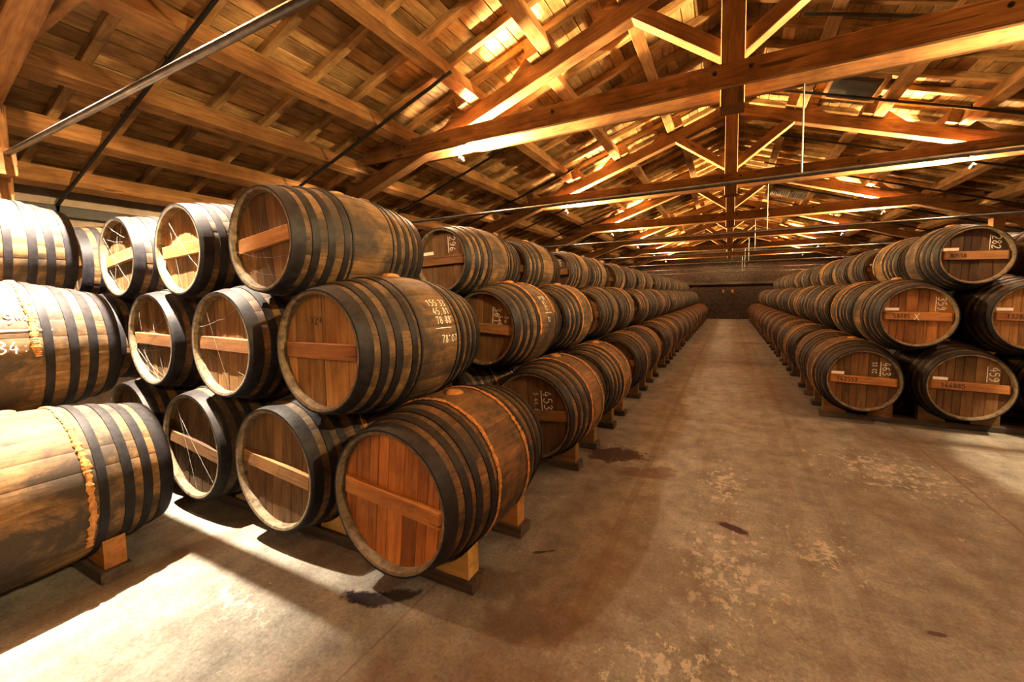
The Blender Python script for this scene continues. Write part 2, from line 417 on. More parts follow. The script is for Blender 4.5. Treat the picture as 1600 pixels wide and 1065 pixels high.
# roof louvre and dark skylight in the slope over the shorter stack
def slope_box(name, x0, x1, y0, y1, d0, d1, mat, parent):
    v = [(x, y, rz(x)-.1-d) for d in (d0, d1) for y in (y0, y1) for x in (x0, x1)]
    return ob(name, mk(name, v, [(0, 1, 3, 2), (4, 6, 7, 5), (0, 4, 5, 1), (2, 3, 7, 6), (0, 2, 6, 4), (1, 5, 7, 3)], mat), parent)
vt = empty('roof_vent', (0, 0, 0)); tag(vt, 'pale metal louvre vent with two slatted panels let into the roof slope', 'vent')
for (a, b) in ((1.22, 1.68), (1.78, 2.24)):
    slope_box('frame', a-.03, b+.03, 15.02, 15.06, 0, .05, M['vent'], vt); slope_box('frame', a-.03, b+.03, 15.84, 15.88, 0, .05, M['vent'], vt)
    slope_box('frame', a-.03, a, 15.02, 15.88, 0, .05, M['vent'], vt); slope_box('frame', b, b+.03, 15.02, 15.88, 0, .05, M['vent'], vt)
    for q in range(8):
        xx = a+(b-a)*(q+.5)/8; slope_box('slat', xx-.014, xx+.014, 15.06, 15.84, .01, .03, M['vent'], vt)
    slope_box('backing', a, b, 15.06, 15.84, .0, .004, M['blackpipe'], vt)
sk = empty('window_1', (0, 0, 0)); sk['kind'] = 'structure'
slope_box('pane', 1.4, 2.0, 7.62, 8.38, .0, .012, M['blackpipe'], sk)
for (a, b, c_, d) in ((1.35, 1.4, 7.57, 8.43), (2.0, 2.05, 7.57, 8.43), (1.4, 2.0, 7.57, 7.62), (1.4, 2.0, 8.38, 8.43)):
    slope_box('window_frame', a, b, c_, d, 0, .04, M['beam'], sk)

# lamps between the twin tie beams
LAMPZ = 3.575
def tube_emis(mat):
    pts = [(0, -.055, 0), (0, -.05, 0), (0, .05, 0), (0, .055, 0)]
    return tubemesh('bulb', pts, .02, mat, 6, lambda i: (.012, .02, .02, .012)[i])
TUBE = tube_emis(M['tube']); TUBE0 = tube_emis(M['tube0'])
def cupmesh():
    n = 12; V = []; prof = [(.012, -.03), (.035, -.022), (.05, .02), (.046, .02), (.03, -.016), (.01, -.022)]
    for r, z in prof: V += [(r*math.cos(2*PI*k/n), r*math.sin(2*PI*k/n), z) for k in range(n)]
    return mk('reflector_cup', V, [[j*n+k, j*n+(k+1) % n, (j+1)*n+(k+1) % n, (j+1)*n+k] for j in range(len(prof)-1) for k in range(n)], M['socket'], True, sharp=.8)
CUP = cupmesh()
SOCK = tubemesh('socket', [(0, -.02, 0), (0, .02, 0)], .014, M['socket'], 6)
for i, y in enumerate(TR):
    for s in (-1, 1):
        t = empty('halogen_lamp', (s*3.36, y, LAMPZ))
        tag(t, 'bare halogen lamp over the %s stack side, %s' % ('longer' if s < 0 else 'shorter', 'on the truss before the stacks' if i == 0 else 'on the %s truss from the cross passage' % ORD[i-1]), 'lamp', 'halogen lamps on the tie beams')
        ob('bulb', TUBE0 if (i == 1 and s < 0) else TUBE, t)
        ul = bpy.data.lights.new('halogen_uplight', 'SPOT'); ul.energy = UPL; ul.color = UP_COL; ul.spot_size = math.radians(92); ul.spot_blend = 1; ul.shadow_soft_size = .02
        uo = bpy.data.objects.new('halogen_uplight', ul); put(uo, t, (-s*.07, 0, -.15))
        gl = bpy.data.lights.new('halogen_gaplight', 'SPOT'); gl.energy = GAPL; gl.color = UP_COL; gl.spot_size = math.radians(120); gl.spot_blend = .9; gl.shadow_soft_size = .02
        go = bpy.data.objects.new('halogen_gaplight', gl); put(go, t, (-s*.05, 0, .0)); go.rotation_euler = Vector((-s*.93, 0, .37)).to_track_quat('-Z', 'Y').to_euler()
        ob('reflector', CUP, t, (0, 0, -.17), (0, -s*1.15, 0))
        beam('stem', (s*.02, 0, -.16), (s*.02, 0, -.01), .012, .012, M['socket'], t, ch=.001)
        uo.rotation_euler = Vector((-s*.87, 0, .49)).to_track_quat('-Z', 'Y').to_euler()
        for q in (-1, 1): ob('socket', SOCK, t, (0, q*.075, 0))
        for q in (-1, 1): beam('bracket', (0, q*.085, 0), (0, q*.13, .0), .012, .004, M['socket'], t, ch=.001)

# the first lamp over the cross passage is a reflector flood aimed at the floor
t = empty('flood_lamp', (-3.42, TR[1]-.005, 3.50))
tag(t, 'reflector flood lamp aimed down at the cross passage between the two stacks', 'lamp')
sl = bpy.data.lights.new('flood_lamp_light', 'SPOT'); sl.energy = FLOOD; sl.color = (1, .88, .70); sl.spot_size = math.radians(104); sl.spot_blend = 1.0; sl.shadow_soft_size = .008
so = bpy.data.objects.new('flood_lamp_light', sl); put(so, t, (0, 0, -.045), (0, .26, 0))
def reflector():
    n = 16; V = []; prof = [(.02, .06), (.06, .05), (.075, -.035), (.068, -.035), (.05, .035), (.018, .045)]
    for r, z in prof: V += [(r*math.cos(2*PI*k/n), r*math.sin(2*PI*k/n), z) for k in range(n)]
    Fc = [[j*n+k, j*n+(k+1) % n, (j+1)*n+(k+1) % n, (j+1)*n+k] for j in range(len(prof)-1) for k in range(n)]
    return mk('reflector', V, Fc, M['socket'], True, sharp=.8)
ob('reflector', reflector(), t, (0, 0, .01), (0, .26, 0))
beam('bracket', (0, -.09, .08), (0, .09, .08), .02, .01, M['socket'], t, ch=.001)

t = empty('flood_lamp', (3.62, TR[2], 3.60))
tag(t, 'reflector flood lamp aimed at the bare floor before the barrels chalked 463 and 459', 'lamp')
sl = bpy.data.lights.new('flood_lamp_light', 'SPOT'); sl.energy = FLOOD*.2; sl.color = (1, .76, .46); sl.spot_size = math.radians(54); sl.spot_blend = .12; sl.shadow_soft_size = .03
so = bpy.data.objects.new('flood_lamp_light', sl); put(so, t, (0, 0, -.045))
ob('reflector', bpy.data.meshes['reflector'], t, (0, 0, .01))
beam('bracket', (0, -.13, .05), (0, .13, .05), .02, .01, M['socket'], t, ch=.001)

# steel tie rods with hangers
for i, y in enumerate(TR):
    ry = 1.085 if i == 1 else y+.135
    t = empty('tie_rod', (0, ry, 2.66))
    tag(t, 'long grey steel tie pipe slung below the %s' % ('truss before the stacks' if i == 0 else '%s truss counted from the cross passage' % ORD[i-1]), 'pipe', 'steel tie pipes across the warehouse')
    ob('pipe', tubemesh('pipe', [(-5.25, 0, 0), (5.25, 0, 0)], .02, M['pipe'], 10), t)
    for xh in (.63,):
        ob('hanger', tubemesh('hanger', [(xh, 0, .02), (xh, 0, .87)], .008, M['pipe'], 6), t)
    for q in (-1, 1):
        beam('end_plate', (q*5.235, 0, 0), (q*5.25, 0, 0), .12, .12, M['vent'], t, ch=.002)
# black pipes running down the slope
k = 0
y = -1.4
while y < YE-.5:
    for s in (-1, 1):
        def pz(x): return 5.06-.335*abs(x)-.035
        t = empty('sprinkler_pipe', (0, y, 0))
        tag(t, '%s thin black pipe under the purlins counted towards the stone wall, over the %s stack' % (ORD[k], 'longer' if s < 0 else 'shorter'), 'pipe', 'black pipes under the roof slopes')
        xs = (2.88, 7.1) if s < 0 else (.75, 7.1)
        pts = [(s*xs[0], 0, pz(xs[0])), (s*xs[1], 0, pz(xs[1]))]
        if s < 0: pts += [(s*7.1, 0, 2.2)]
        ob('pipe', tubemesh('pipe', pts, .02, M['blackpipe'], 6), t)
        for xx in (3.0, 4.4, 5.3):
            ob('clip', tubemesh('clip', [(s*xx, 0, pz(xx)-.01), (s*xx, 0, pz(xx)+.06)], .012, M['blackpipe'], 6), t)
    y += 1.995 if y > 1 else (3.26)
    k += 1

# ------------------------------------------------------------------ barrels
NST = 24
class BT:            # barrel type with its shared meshes
    def __init__(s, L, Rb, Rc):
        s.L, s.Rb, s.Rc = L, Rb, Rc
        s.stave = s.mk_stave(); s.body = s.mk_body()
        h = .5*L
        s.hz = []
        for a, b in ((.87, 1.0), (.71, .79), (.555, .635), (.37, .44)):
            s.hz += [(-b, -a), (a, b)]
        s.hoops = [s.mk_hoop(a, b) for a, b in s.hz]
        s.hoops_lo = [s.mk_hoop(a, b, 28) for a, b in s.hz]
        s.Rh = s.Rc-.022; s.yh = -h+.055
        s.disc = s.mk_disc(); s.boards = [s.mk_boards(k) for k in range(3)]
        s.bar = s.mk_bar(); s.bung = s.mk_bung()
        s.rings = [s.mk_hoop(a, a+.022, 48) for a in (-.325, .303)]
        s.withes = [s.mk_withe(q, k) for k in range(3) for q in (-.31, .31)]
    def r(s, t): return s.Rb-(s.Rb-s.Rc)*abs(t)**1.9
    def mk_stave(s):
        hw = PI/NST; V = []; Fc = []; fm = []
        ts = [-1+2*i/14 for i in range(15)]; cols = [-1, -.82, 0, .82, 1]
        for t in ts:
            for c in cols:
                r = s.r(t)-(.0022 if abs(c) == 1 else 0)-(.004 if abs(t) == 1 else 0)
                V.append((r*math.sin(c*hw), t*s.L/2, r*math.cos(c*hw)))
        nc = len(cols)
        for i in range(len(ts)-1):
            for j in range(nc-1):
                Fc.append([i*nc+j, i*nc+j+1, (i+1)*nc+j+1, (i+1)*nc+j]); fm.append(0)
        for sg, base in ((-1, 0), (1, (len(ts)-1)*nc)):
            n0 = len(V)
            for (dy, dr) in ((.003, .019), (.055, .026)):
                for c in cols:
                    r = s.Rc-dr; V.append((r*math.sin(c*hw), sg*(s.L/2-dy), r*math.cos(c*hw)))
            for j in range(nc-1):
                q1 = [base+j, n0+j, n0+j+1, base+j+1]; q2 = [n0+j, n0+nc+j, n0+nc+j+1, n0+j+1]
                if sg > 0: q1.reverse(); q2.reverse()
                Fc += [q1, q2]; fm += [1, 1]
        return mk('stave', V, Fc, [M['stave'], M['chime']], True, fm, .7)
    def mk_body(s, n=32):
        V = []; Fc = []; fm = []
        prof = [(s.Rc-.026, -s.L/2+.055), (s.Rc-.019, -s.L/2+.003)]+[(s.r(t)-(.004 if abs(t) == 1 else 0), t*s.L/2) for t in [-1+2*i/10 for i in range(11)]]+[(s.Rc-.019, s.L/2-.003), (s.Rc-.026, s.L/2-.055)]
        for (r, y) in prof: V += [(r*math.sin(2*PI*k/n), y, r*math.cos(2*PI*k/n)) for k in range(n)]
        m = len(prof)
        for i in range(m-1):
            for k in range(n):
                Fc.append([i*n+k, i*n+(k+1) % n, (i+1)*n+(k+1) % n, (i+1)*n+k]); fm.append(1 if i < 2 or i >= m-3 else 0)
        return mk('body', V, Fc, [M['stave'], M['chime']], True, fm, .7)
    def mk_hoop(s, a, b, n=56):
        V = []; Fc = []; e = .0055
        rg = random.Random(int(a*100)+n)
        for k in range(n):
            an = 2*PI*k/n; wob = .0012*math.sin(3*an+a*7)
            sh = .006*math.sin(an+a*9)
            for (t, d) in ((a, -.004), (a, e), ((a+b)/2, e+.001), (b, e), (b, -.004)):
                r = s.r(t)+d+wob; V.append((r*math.sin(an), t*s.L/2+(sh if abs(t) < .9 else 0), r*math.cos(an)))
        for k in range(n):
            for j in range(4):
                Fc.append([k*5+j, ((k+1) % n)*5+j, ((k+1) % n)*5+j+1, k*5+j+1])
        return mk('hoop', V, Fc, M['hoop'], True, sharp=.8)
    def mk_disc(s, n=32):
        V = []; R = s.Rh+.004
        for y in (s.yh, s.yh+.02): V += [(R*math.sin(2*PI*k/n), y, R*math.cos(2*PI*k/n)) for k in range(n)]
        Fc = [list(range(n)), list(range(2*n-1, n-1, -1))]+[[k, n+k, n+(k+1) % n, (k+1) % n] for k in range(n)]
        return mk('head', V, Fc, M['head'])
    def mk_boards(s, seed):
        rg = random.Random(40+seed); xs = [-s.Rh]
        while xs[-1] < s.Rh-.001: xs.append(min(s.Rh, xs[-1]+rg.uniform(.055, .105)))
        if xs[-1]-xs[-2] < .04: xs.pop(-2)
        out = []
        for a, b in zip(xs, xs[1:]):
            a2, b2 = a+.001, b-.001; n = 5
            up_ = [(a2+(b2-a2)*k/n) for k in range(n+1)]
            pts = [(x, math.sqrt(max(0, s.Rh**2-x*x))) for x in up_]+[(x, -math.sqrt(max(0, s.Rh**2-x*x))) for x in reversed(up_)]
            m = len(pts); cx = (a+b)/2; th = rg.uniform(.008, .011)
            V = [(x, s.yh-th, z) for x, z in [(cx+(x-cx)*.94, z*.995) for x, z in pts]]+[(x, s.yh-th+.003, z) for x, z in pts]+[(x, s.yh+.001, z) for x, z in pts]
            Fc = [list(range(m))]+[[j*m+k, (j+1)*m+k, (j+1)*m+(k+1) % m, j*m+(k+1) % m] for j in range(2) for k in range(m)]
            out.append(mk('head_board', V, Fc, M['head']))
        return out
    def mk_bar(s):
        w = .043; l0 = math.sqrt(s.Rh**2-w*w); y1 = s.yh-.008; y0 = y1-.026
        V = []; 
        for (y, l, ww) in ((y0, l0-.03, w-.004), (y0+.005, l0-.022, w), (y1, l0, w)):
            V += [(-l, y, -ww), (l, y, -ww), (l, y, ww), (-l, y, ww)]
        Fc = [[0, 1, 2, 3]]+[[j*4+k, (j+1)*4+k, (j+1)*4+(k+1) % 4, j*4+(k+1) % 4] for j in range(2) for k in range(4)]+[[11, 10, 9, 8]]
        return mk('crossbar', V, Fc, M['bar'])
    def mk_bung(s):
        r = s.Rb; V = []; n = 10
        for z, q in ((r-.005, .055), (r+.008, .05), (r+.016, .034), (r+.019, .012)):
            for k in range(n):
                an = 2*PI*k/n; V.append((q*math.cos(an)*(1+.15*math.sin(3*an)), q*math.sin(an), z))
        Fc = [[j*n+k, j*n+(k+1) % n, (j+1)*n+(k+1) % n, (j+1)*n+k] for j in range(3) for k in range(n)]+[list(range(3*n, 4*n))]
        return mk('bung', V, Fc, M['withe'], True, sharp=.9)
    def mk_withe(s, t, seed):
        """frayed wooden hoop bound round the bilge, rough and partly missing low down"""
        rg = random.Random(seed*17+int(t*100)+999); n = 210; m = 6; pts = []; rad = []
        span = 2*PI*rg.uniform(.42, .78); a0 = -span/2+rg.uniform(-.1, .45)
        ph = [rg.uniform(0, 6.28) for _ in range(4)]
        V = []; Fc = []
        for i in range(n+1):
            an = a0+span*i/n
            tt = t+.012*math.sin(2*an+ph[0])+.004*math.sin(11*an+ph[1])+rg.uniform(-.003, .003)
            q = .0078+.0008*math.sin(9*an+ph[2])+.0008*math.sin(23*an+ph[3])+rg.uniform(-.0022, .003)
            R = s.r(tt)+.006
            for k in range(m):
                b = 2*PI*k/m
                rr = R+q*.65*math.sin(b); yy = tt*s.L/2+q*1.7*math.cos(b)+rg.uniform(-.0022, .0022)
                V.append((rr*math.sin(an), yy, rr*math.cos(an)))
        for i in range(n):
            for k in range(m): Fc.append([i*m+k, (i+1)*m+k, (i+1)*m+(k+1) % m, i*m+(k+1) % m])
        return mk('withe_hoop', V, Fc, M['withe'], False)
T1 = BT(1.05, .435, .36); T2 = BT(1.05, .415, .325); T3 = BT(1.03, .36, .295)
TT = (T1, T2, T3)
ZC = (.50, 1.224, 1.845)
WOODS = [(1, 1, 1), (.85, .82, .8), (1.15, 1.05, .9), (.72, .68, .66), (1.1, .92, .72)]
class Barrel: pass
def barrel(tier, x, y, label, group, lod, roll=None, wood=None, head=(1, 1, 1), bar=(1, 1, 1), withe=True, zc=None, bt=None, yaw=0):
    bt = bt or TT[tier]; zc = ZC[tier] if zc is None else zc
    t = empty('barrel', (x, y, zc-bt.Rb)); t.rotation_euler = (0, 0, yaw)
    tag(t, label, 'barrel', group)
    roll = rnd.uniform(-.14, .14) if roll is None else roll
    wood = wood or rnd.choice(WOODS); c = (0, 0, bt.Rb)
    if lod == 0:
        b0 = rnd.uniform(0, .2)
        for k in range(NST): ob('stave', bt.stave, t, c, (0, 2*PI*k/NST+b0, 0), wood)
    else: ob('body', bt.body, t, c, None, wood)
    for h in (bt.hoops if lod == 0 else bt.hoops_lo): ob('hoop', h, t, c, (0, rnd.uniform(0, 6.28), 0))
    hd = ob('head', bt.disc, t, c, (0, roll, 0), tuple(q*.5 for q in head))
    if lod <= 1:
        for m in bt.boards[rnd.randrange(3)]:
            ob('head_board', m, hd, None, None, head)
    ob('crossbar', bt.bar, t, c, (0, roll, 0), bar)
    hb = ob('head', bt.disc, t, c, (0, roll, PI), tuple(q*.8 for q in head))
    if withe:
        q = rnd.randrange(3)
        for w in bt.withes[q*2:q*2+2]: ob('withe_hoop', w, t, c, (0, rnd.uniform(-.3, .3), 0))
    else:
        for w in bt.rings: ob('thin_hoop', w, t, c)
    if lod == 0: ob('bung', bt.bung, t, c, (0, rnd.uniform(-.1, .1), 0))
    r = Barrel(); r.o = t; r.bt = bt; r.roll = roll; r.hd = hd
    return r

# stroke lettering -------------------------------------------------------------
GL = {'0': [[(.3, 1), (.08, .75), (.08, .25), (.3, 0), (.52, .25), (.52, .75), (.3, 1)]], '1': [[(.1, .7), (.35, 1), (.35, 0)]],
 '2': [[(.06, .78), (.25, 1), (.5, .82), (.42, .5), (.05, 0), (.55, .04)]], '3': [[(.08, .9), (.3, 1), (.5, .78), (.25, .55), (.52, .3), (.3, 0), (.05, .12)]],
 '4': [[(.35, 1), (.05, .35), (.55, .35)], [(.42, .6), (.38, -.05)]], '5': [[(.5, 1), (.14, .97), (.1, .58), (.4, .6), (.52, .3), (.3, 0), (.06, .1)]],
 '6': [[(.45, 1), (.15, .65), (.08, .25), (.3, 0), (.52, .22), (.35, .48), (.1, .3)]], '7': [[(.05, .95), (.3, .97), (.55, 1), (.4, .6), (.22, 0)]],
 '8': [[(.3, .53), (.1, .78), (.3, 1), (.5, .78), (.3, .53), (.06, .26), (.3, 0), (.54, .26), (.3, .53)]], '9': [[(.5, .75), (.3, .5), (.08, .72), (.28, 1), (.5, .78), (.45, .3), (.2, 0)]],
 'x': [[(.05, .9), (.55, 0)], [(.55, .95), (.05, .05)]], 'h': [[(.1, 1), (.1, 0)], [(.1, .4), (.35, .5), (.42, 0)]], 'z': [[(.05, .5), (.45, .5), (.05, 0), (.5, 0)]],
 's': [[(.5, .85), (.3, 1), (.1, .8), (.45, .35), (.3, 0), (.05, .15)]], 'c': [[(.5, .8), (.3, 1), (.08, .5), (.3, 0), (.52, .2)]], 'w': [[(.05, .6), (.2, 0), (.3, .5), (.45, 0), (.6, .7)]],
 ',': [[(.2, .08), (.12, -.14)]], '.': [[(.2, .0), (.26, .05)]], '"': [[(.12, 1), (.1, .75)], [(.3, 1), (.28, .75)]], 'o': [[(.2, .95), (.1, .85), (.2, .75), (.3, .85), (.2, .95)]],
 ':': [[(.2, .62), (.25, .56)], [(.2, .12), (.25, .06)]], 'A': [[(.02, 0), (.3, 1), (.58, 0)], [(.14, .4), (.46, .4)]], 'k': [[(.1, 1), (.1, 0)], [(.5, .9), (.12, .45), (.55, 0)]]}
def smooth_poly(p, n=4):
    if len(p) < 3: return [Vector(q) for q in p]
    P_ = [Vector(q) for q in p]; out = []
    for i in range(len(P_)-1):
        a, b, c, d = P_[max(i-1, 0)], P_[i], P_[i+1], P_[min(i+2, len(P_)-1)]
        for k in range(n):
            t = k/n; out.append(.5*((2*b)+(c-a)*t+(2*a-5*b+4*c-d)*t*t+(3*b-a-3*c+d)*t**3))
    return out+[P_[-1]]
def strokes(lines, h, w, lead=1.35, rg=None, under=None):
    """2-D ribbons: lines of text, first line at top; returns verts, faces"""
    rg = rg or random.Random(3); V = []; Fc = []
    def rib(pts):
        n0 = len(V)
        for i, p in enumerate(pts):
            t = (pts[min(i+1, len(pts)-1)]-pts[max(i-1, 0)]).normalized(); nn = Vector((-t.y, t.x))*w*rg.uniform(.35, .62)
            V.extend([p+nn, p-nn])
        for i in range(len(pts)-1): Fc.append([n0+2*i, n0+2*i+1, n0+2*i+3, n0+2*i+2])
    for li, tx in enumerate(lines):
        x = 0
        for ch in tx:
            if ch == '_':  # rule under the previous lines
                rib([Vector((k*h*.5, -li*h*lead+h*.7+rg.uniform(-.01, .01)*h)) for k in range(8)]); break
            sc = h*(.62 if ch in 'hzo' else 1); dy = h*.38 if ch in 'hzo' else 0
            for st_ in GL.get(ch, []):
                rib([Vector((x+q.x*sc, q.y*sc+dy-li*h*lead)) for q in smooth_poly([(a+rg.uniform(-.03, .03), b+rg.uniform(-.03, .03)) for a, b in st_])])
            x += sc*(.72 if ch != ' ' else .5)
    if under: rib([Vector((-.1*h+under*k/5, -.25*h+rg.uniform(-.006, .006)*h)) for k in range(6)])
    return V, Fc
def head_text(b, lines, u, v, h, rot=-PI/2, w=.007, mat='chalk', under=None, depth=.0125, name='chalk_number'):
    """u, v: start of the text on the head disc (x right, z up) before the barrel's roll"""
    V, Fc = strokes(lines, h, w, rg=random.Random(len(lines[0])+int(u*1000)), under=under)
    y = b.bt.yh-depth; c, s_ = math.cos(rot), math.sin(rot)
    VV = [(u+p.x*c-p.y*s_, y, v+p.x*s_+p.y*c) for p in V]
    return ob(name, mk(name, VV, [f[::-1] for f in Fc], M[mat]), b.hd)
def bar_text(b, text, u, h=.045):
    V, Fc = strokes([text], h, .008, rg=random.Random(9))
    y = b.bt.yh-.008-.026-.0012
    ob('stencil_number', mk('stencil_number', [(u+p.x, y, -h/2+p.y) for p in V], [f[::-1] for f in Fc], M['stencil']), b.hd)
def head_label(b, u, v, w=.12, h=.032):
    y = b.bt.yh-.0135
    o = ob('paper_label', mk('paper_label', [(u, y, v), (u+w, y, v+.002), (u+w, y, v+h), (u, y, v+h-.002), (u, y+.002, v), (u+w, y+.002, v+.002), (u+w, y+.002, v+h), (u, y+.002, v+h-.002)],
           [(0, 1, 2, 3), (0, 4, 5, 1), (1, 5, 6, 2), (2, 6, 7, 3), (3, 7, 4, 0)], M['paper']), b.hd)
def body_text(b, lines, y0, ang, h, w=.007):
    V, Fc = strokes(lines, h, w, rg=random.Random(21)); VV = []
    for p in V:
        yy = y0+p.x; R = b.bt.r(2*yy/b.bt.L)+.0035; a = ang-p.y/R     # ang from the top towards +x
        VV.append((R*math.sin(a), yy, R*math.cos(a)+b.bt.Rb))
    ob('chalk_tally', mk('chalk_tally', VV, Fc, M['chalk']), b.o)

# ------------------------------------------------------------------ stacks
YL = [1.90, 3.47, 4.64, 6.08, 7.22, 8.74, 9.86, 11.1, 12.3, 13.75, 15.0, 16.4, 17.7, 18.95, 20.4, 21.65, 22.95, 24.35]
ORD = ['first', 'second', 'third', 'fourth', 'fifth', 'sixth', 'seventh', 'eighth', 'ninth', 'tenth', 'eleventh', 'twelfth', 'thirteenth', 'fourteenth', 'fifteenth', 'sixteenth', 'seventeenth', 'eighteenth']
TN = ['bottom', 'middle', 'top']
PIT = .915; LX = [-1.49, -1.95, -2.41]
CN = ['aisle side', 'second column in', 'third column in', 'fourth column in']
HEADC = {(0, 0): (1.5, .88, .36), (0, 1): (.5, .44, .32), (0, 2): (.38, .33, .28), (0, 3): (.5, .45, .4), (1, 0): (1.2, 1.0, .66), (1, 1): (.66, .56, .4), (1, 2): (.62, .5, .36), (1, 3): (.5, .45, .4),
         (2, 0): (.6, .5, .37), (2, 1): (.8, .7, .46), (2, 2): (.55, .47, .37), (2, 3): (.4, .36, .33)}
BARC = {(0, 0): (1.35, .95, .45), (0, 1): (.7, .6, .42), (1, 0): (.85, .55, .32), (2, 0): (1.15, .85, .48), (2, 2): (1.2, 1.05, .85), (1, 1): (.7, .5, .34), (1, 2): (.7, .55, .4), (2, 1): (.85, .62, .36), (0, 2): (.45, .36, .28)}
LAB0 = {(0, 0): 'oak barrel with fresh orange head on the floor at the aisle corner of the stack', (1, 0): 'oak barrel with pale head and chalk tally, resting on the orange-headed corner barrel',
        (2, 0): 'topmost barrel with pale crossbar above the one bearing the chalk tally',
        (0, 1): 'grey-hooped barrel on the floor beside the orange-headed corner barrel', (0, 2): 'dark barrel with white-lit rim on the floor, third from the aisle corner', (0, 3): 'barrel on the floor, fourth from the aisle corner, nearly hidden in shade',
        (1, 1): 'middle-tier barrel beside the one with the chalk tally, cobwebbed brown head', (1, 2): 'middle-tier barrel third from the aisle, bright half-moon of light on its head', (1, 3): 'middle-tier barrel fourth from the aisle, half hidden by its neighbour',
        (2, 1): 'top-tier barrel second from the aisle, ochre head in brightly lit hoops', (2, 2): 'top-tier barrel third from the aisle, cobwebs and glaring pale crossbar', (2, 3): 'top-tier barrel fourth from the aisle, dark head behind glaring neighbours'}
ROLL = {(0, 0): .10, (1, 0): .0, (2, 0): -.12, (0, 1): .10, (1, 1): .02, (2, 1): -.05, (2, 2): -.12, (1, 2): .02, (0, 2): .12}
BL = {}
for i, y in enumerate(YL):
    for tier in range(3):
        ncol = 4 if i == 0 else (3 if i < 3 else 2)
        for cidx in range(ncol):
            x = LX[tier]-PIT*cidx
            dy = 0 if i == 0 else rnd.uniform(-.035, .035)
            dark = rnd.uniform(.42, .75)
            if i == 0:
                lab = LAB0[(tier, cidx)]; grp = 'barrels on the end of the long stack'
            elif cidx == 0:
                lab = '%s %s-tier barrel from the cross passage, aisle side of the longer stack' % (ORD[i], TN[tier]); grp = 'barrels along the aisle in the longer stack'
            else:
                lab = 'shaded barrel %s behind the %s %s-tier barrel from the cross passage, longer stack' % (('', 'directly', 'two columns')[cidx], ORD[i], TN[tier]); grp = 'barrels behind the aisle row of the longer stack'
            lod = 0 if (i == 0 or (i < 3 and cidx == 0)) else (1 if (i < 7 and cidx == 0) else 2)
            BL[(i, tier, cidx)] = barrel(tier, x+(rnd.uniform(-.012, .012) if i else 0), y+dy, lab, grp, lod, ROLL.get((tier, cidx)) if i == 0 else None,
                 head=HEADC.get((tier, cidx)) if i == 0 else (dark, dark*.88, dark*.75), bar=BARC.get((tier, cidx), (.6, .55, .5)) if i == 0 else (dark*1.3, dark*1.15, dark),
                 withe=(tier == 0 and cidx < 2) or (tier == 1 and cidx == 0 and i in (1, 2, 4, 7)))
# near stack, beyond the light streak
NL = ['barrel on the floor across the light streak, orange crumbling withe hoops', 'middle-tier barrel across the light streak with chalk figures on its side', 'glaring white-lit top barrel of the stack across the light streak']
NX = [-3.32, -3.84, -4.32]; BN = {}
for tier in range(3):
    BN[tier] = barrel(tier, NX[tier], .615, NL[tier], 'barrels of the stack across the light streak', 0, withe=tier < 2, wood=(1.1, 1.05, .95), zc=ZC[tier]+.0)
# right-hand stack
RX = [1.37, 1.81, 2.235]; RP = .87
YR = [6.10, 7.22, 8.70]+YL[6:]
TR1 = BT(1.05, .43, .345); TR2 = BT(1.05, .415, .322); TR3 = BT(1.03, .36, .285); RT = (TR1, TR2, TR3)
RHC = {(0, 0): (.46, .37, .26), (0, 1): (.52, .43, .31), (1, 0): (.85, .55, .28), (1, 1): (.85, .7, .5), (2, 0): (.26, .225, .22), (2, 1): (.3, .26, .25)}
RLAB = {(0, 0): 'barrel chalked 463 on its head, on the floor at the aisle corner', (0, 1): 'barrel chalked 459 on its head, on the floor beside the barrel chalked 463', (1, 0): 'barrel with orange-brown head chalked 359 and a cross on its crossbar',
        (1, 1): 'barrel with striped ochre head and white label beside the barrel chalked 359', (2, 0): 'dark-headed top barrel chalked 282 with a white label', (2, 1): 'top barrel half hidden behind the barrel chalked 282', (0, 2): 'barrel in deep shade beside the barrel chalked 459',
        (1, 2): 'shaded middle-tier barrel third from the barrel chalked 359', (2, 2): 'shaded top-tier barrel third from the barrel chalked 282'}
BR = {}
for i, y in enumerate(YR):
    for tier in range(3):
        ncol = 3 if i == 0 else 2
        for cidx in range(ncol):
            if tier == 2 and i >= len(YR)-2: continue
            x = RX[tier]+RP*cidx; dark = rnd.uniform(.35, .6)
            if i == 0: lab = RLAB[(tier, cidx)]; grp = 'barrels on the end of the shorter stack'
            elif cidx == 0: lab = '%s %s-tier barrel counted from the chalked end, aisle side of shorter stack' % (ORD[i], TN[tier]); grp = 'barrels along the aisle in the shorter stack'
            else: lab = 'shaded barrel behind the %s %s-tier barrel counted from chalked end, shorter stack' % (ORD[i], TN[tier]); grp = 'barrels behind the aisle row of the shorter stack'
            lod = 0 if (i == 0 and cidx < 2) else (1 if i < 5 and cidx == 0 else 2)
            dy = 0 if i == 0 else rnd.uniform(-.035, .035)
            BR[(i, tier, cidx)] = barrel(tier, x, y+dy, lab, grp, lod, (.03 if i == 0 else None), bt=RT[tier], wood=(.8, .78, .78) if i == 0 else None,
                 head=RHC.get((tier, cidx), (.4, .35, .3)) if i == 0 else (dark, dark*.86, dark*.72), bar=(.8, .58, .36) if (i == 0 and tier < 2) else (dark*1.2, dark*1.05, dark*.9), withe=cidx == 0 and (tier == 0 or (i % 3 == 1)))

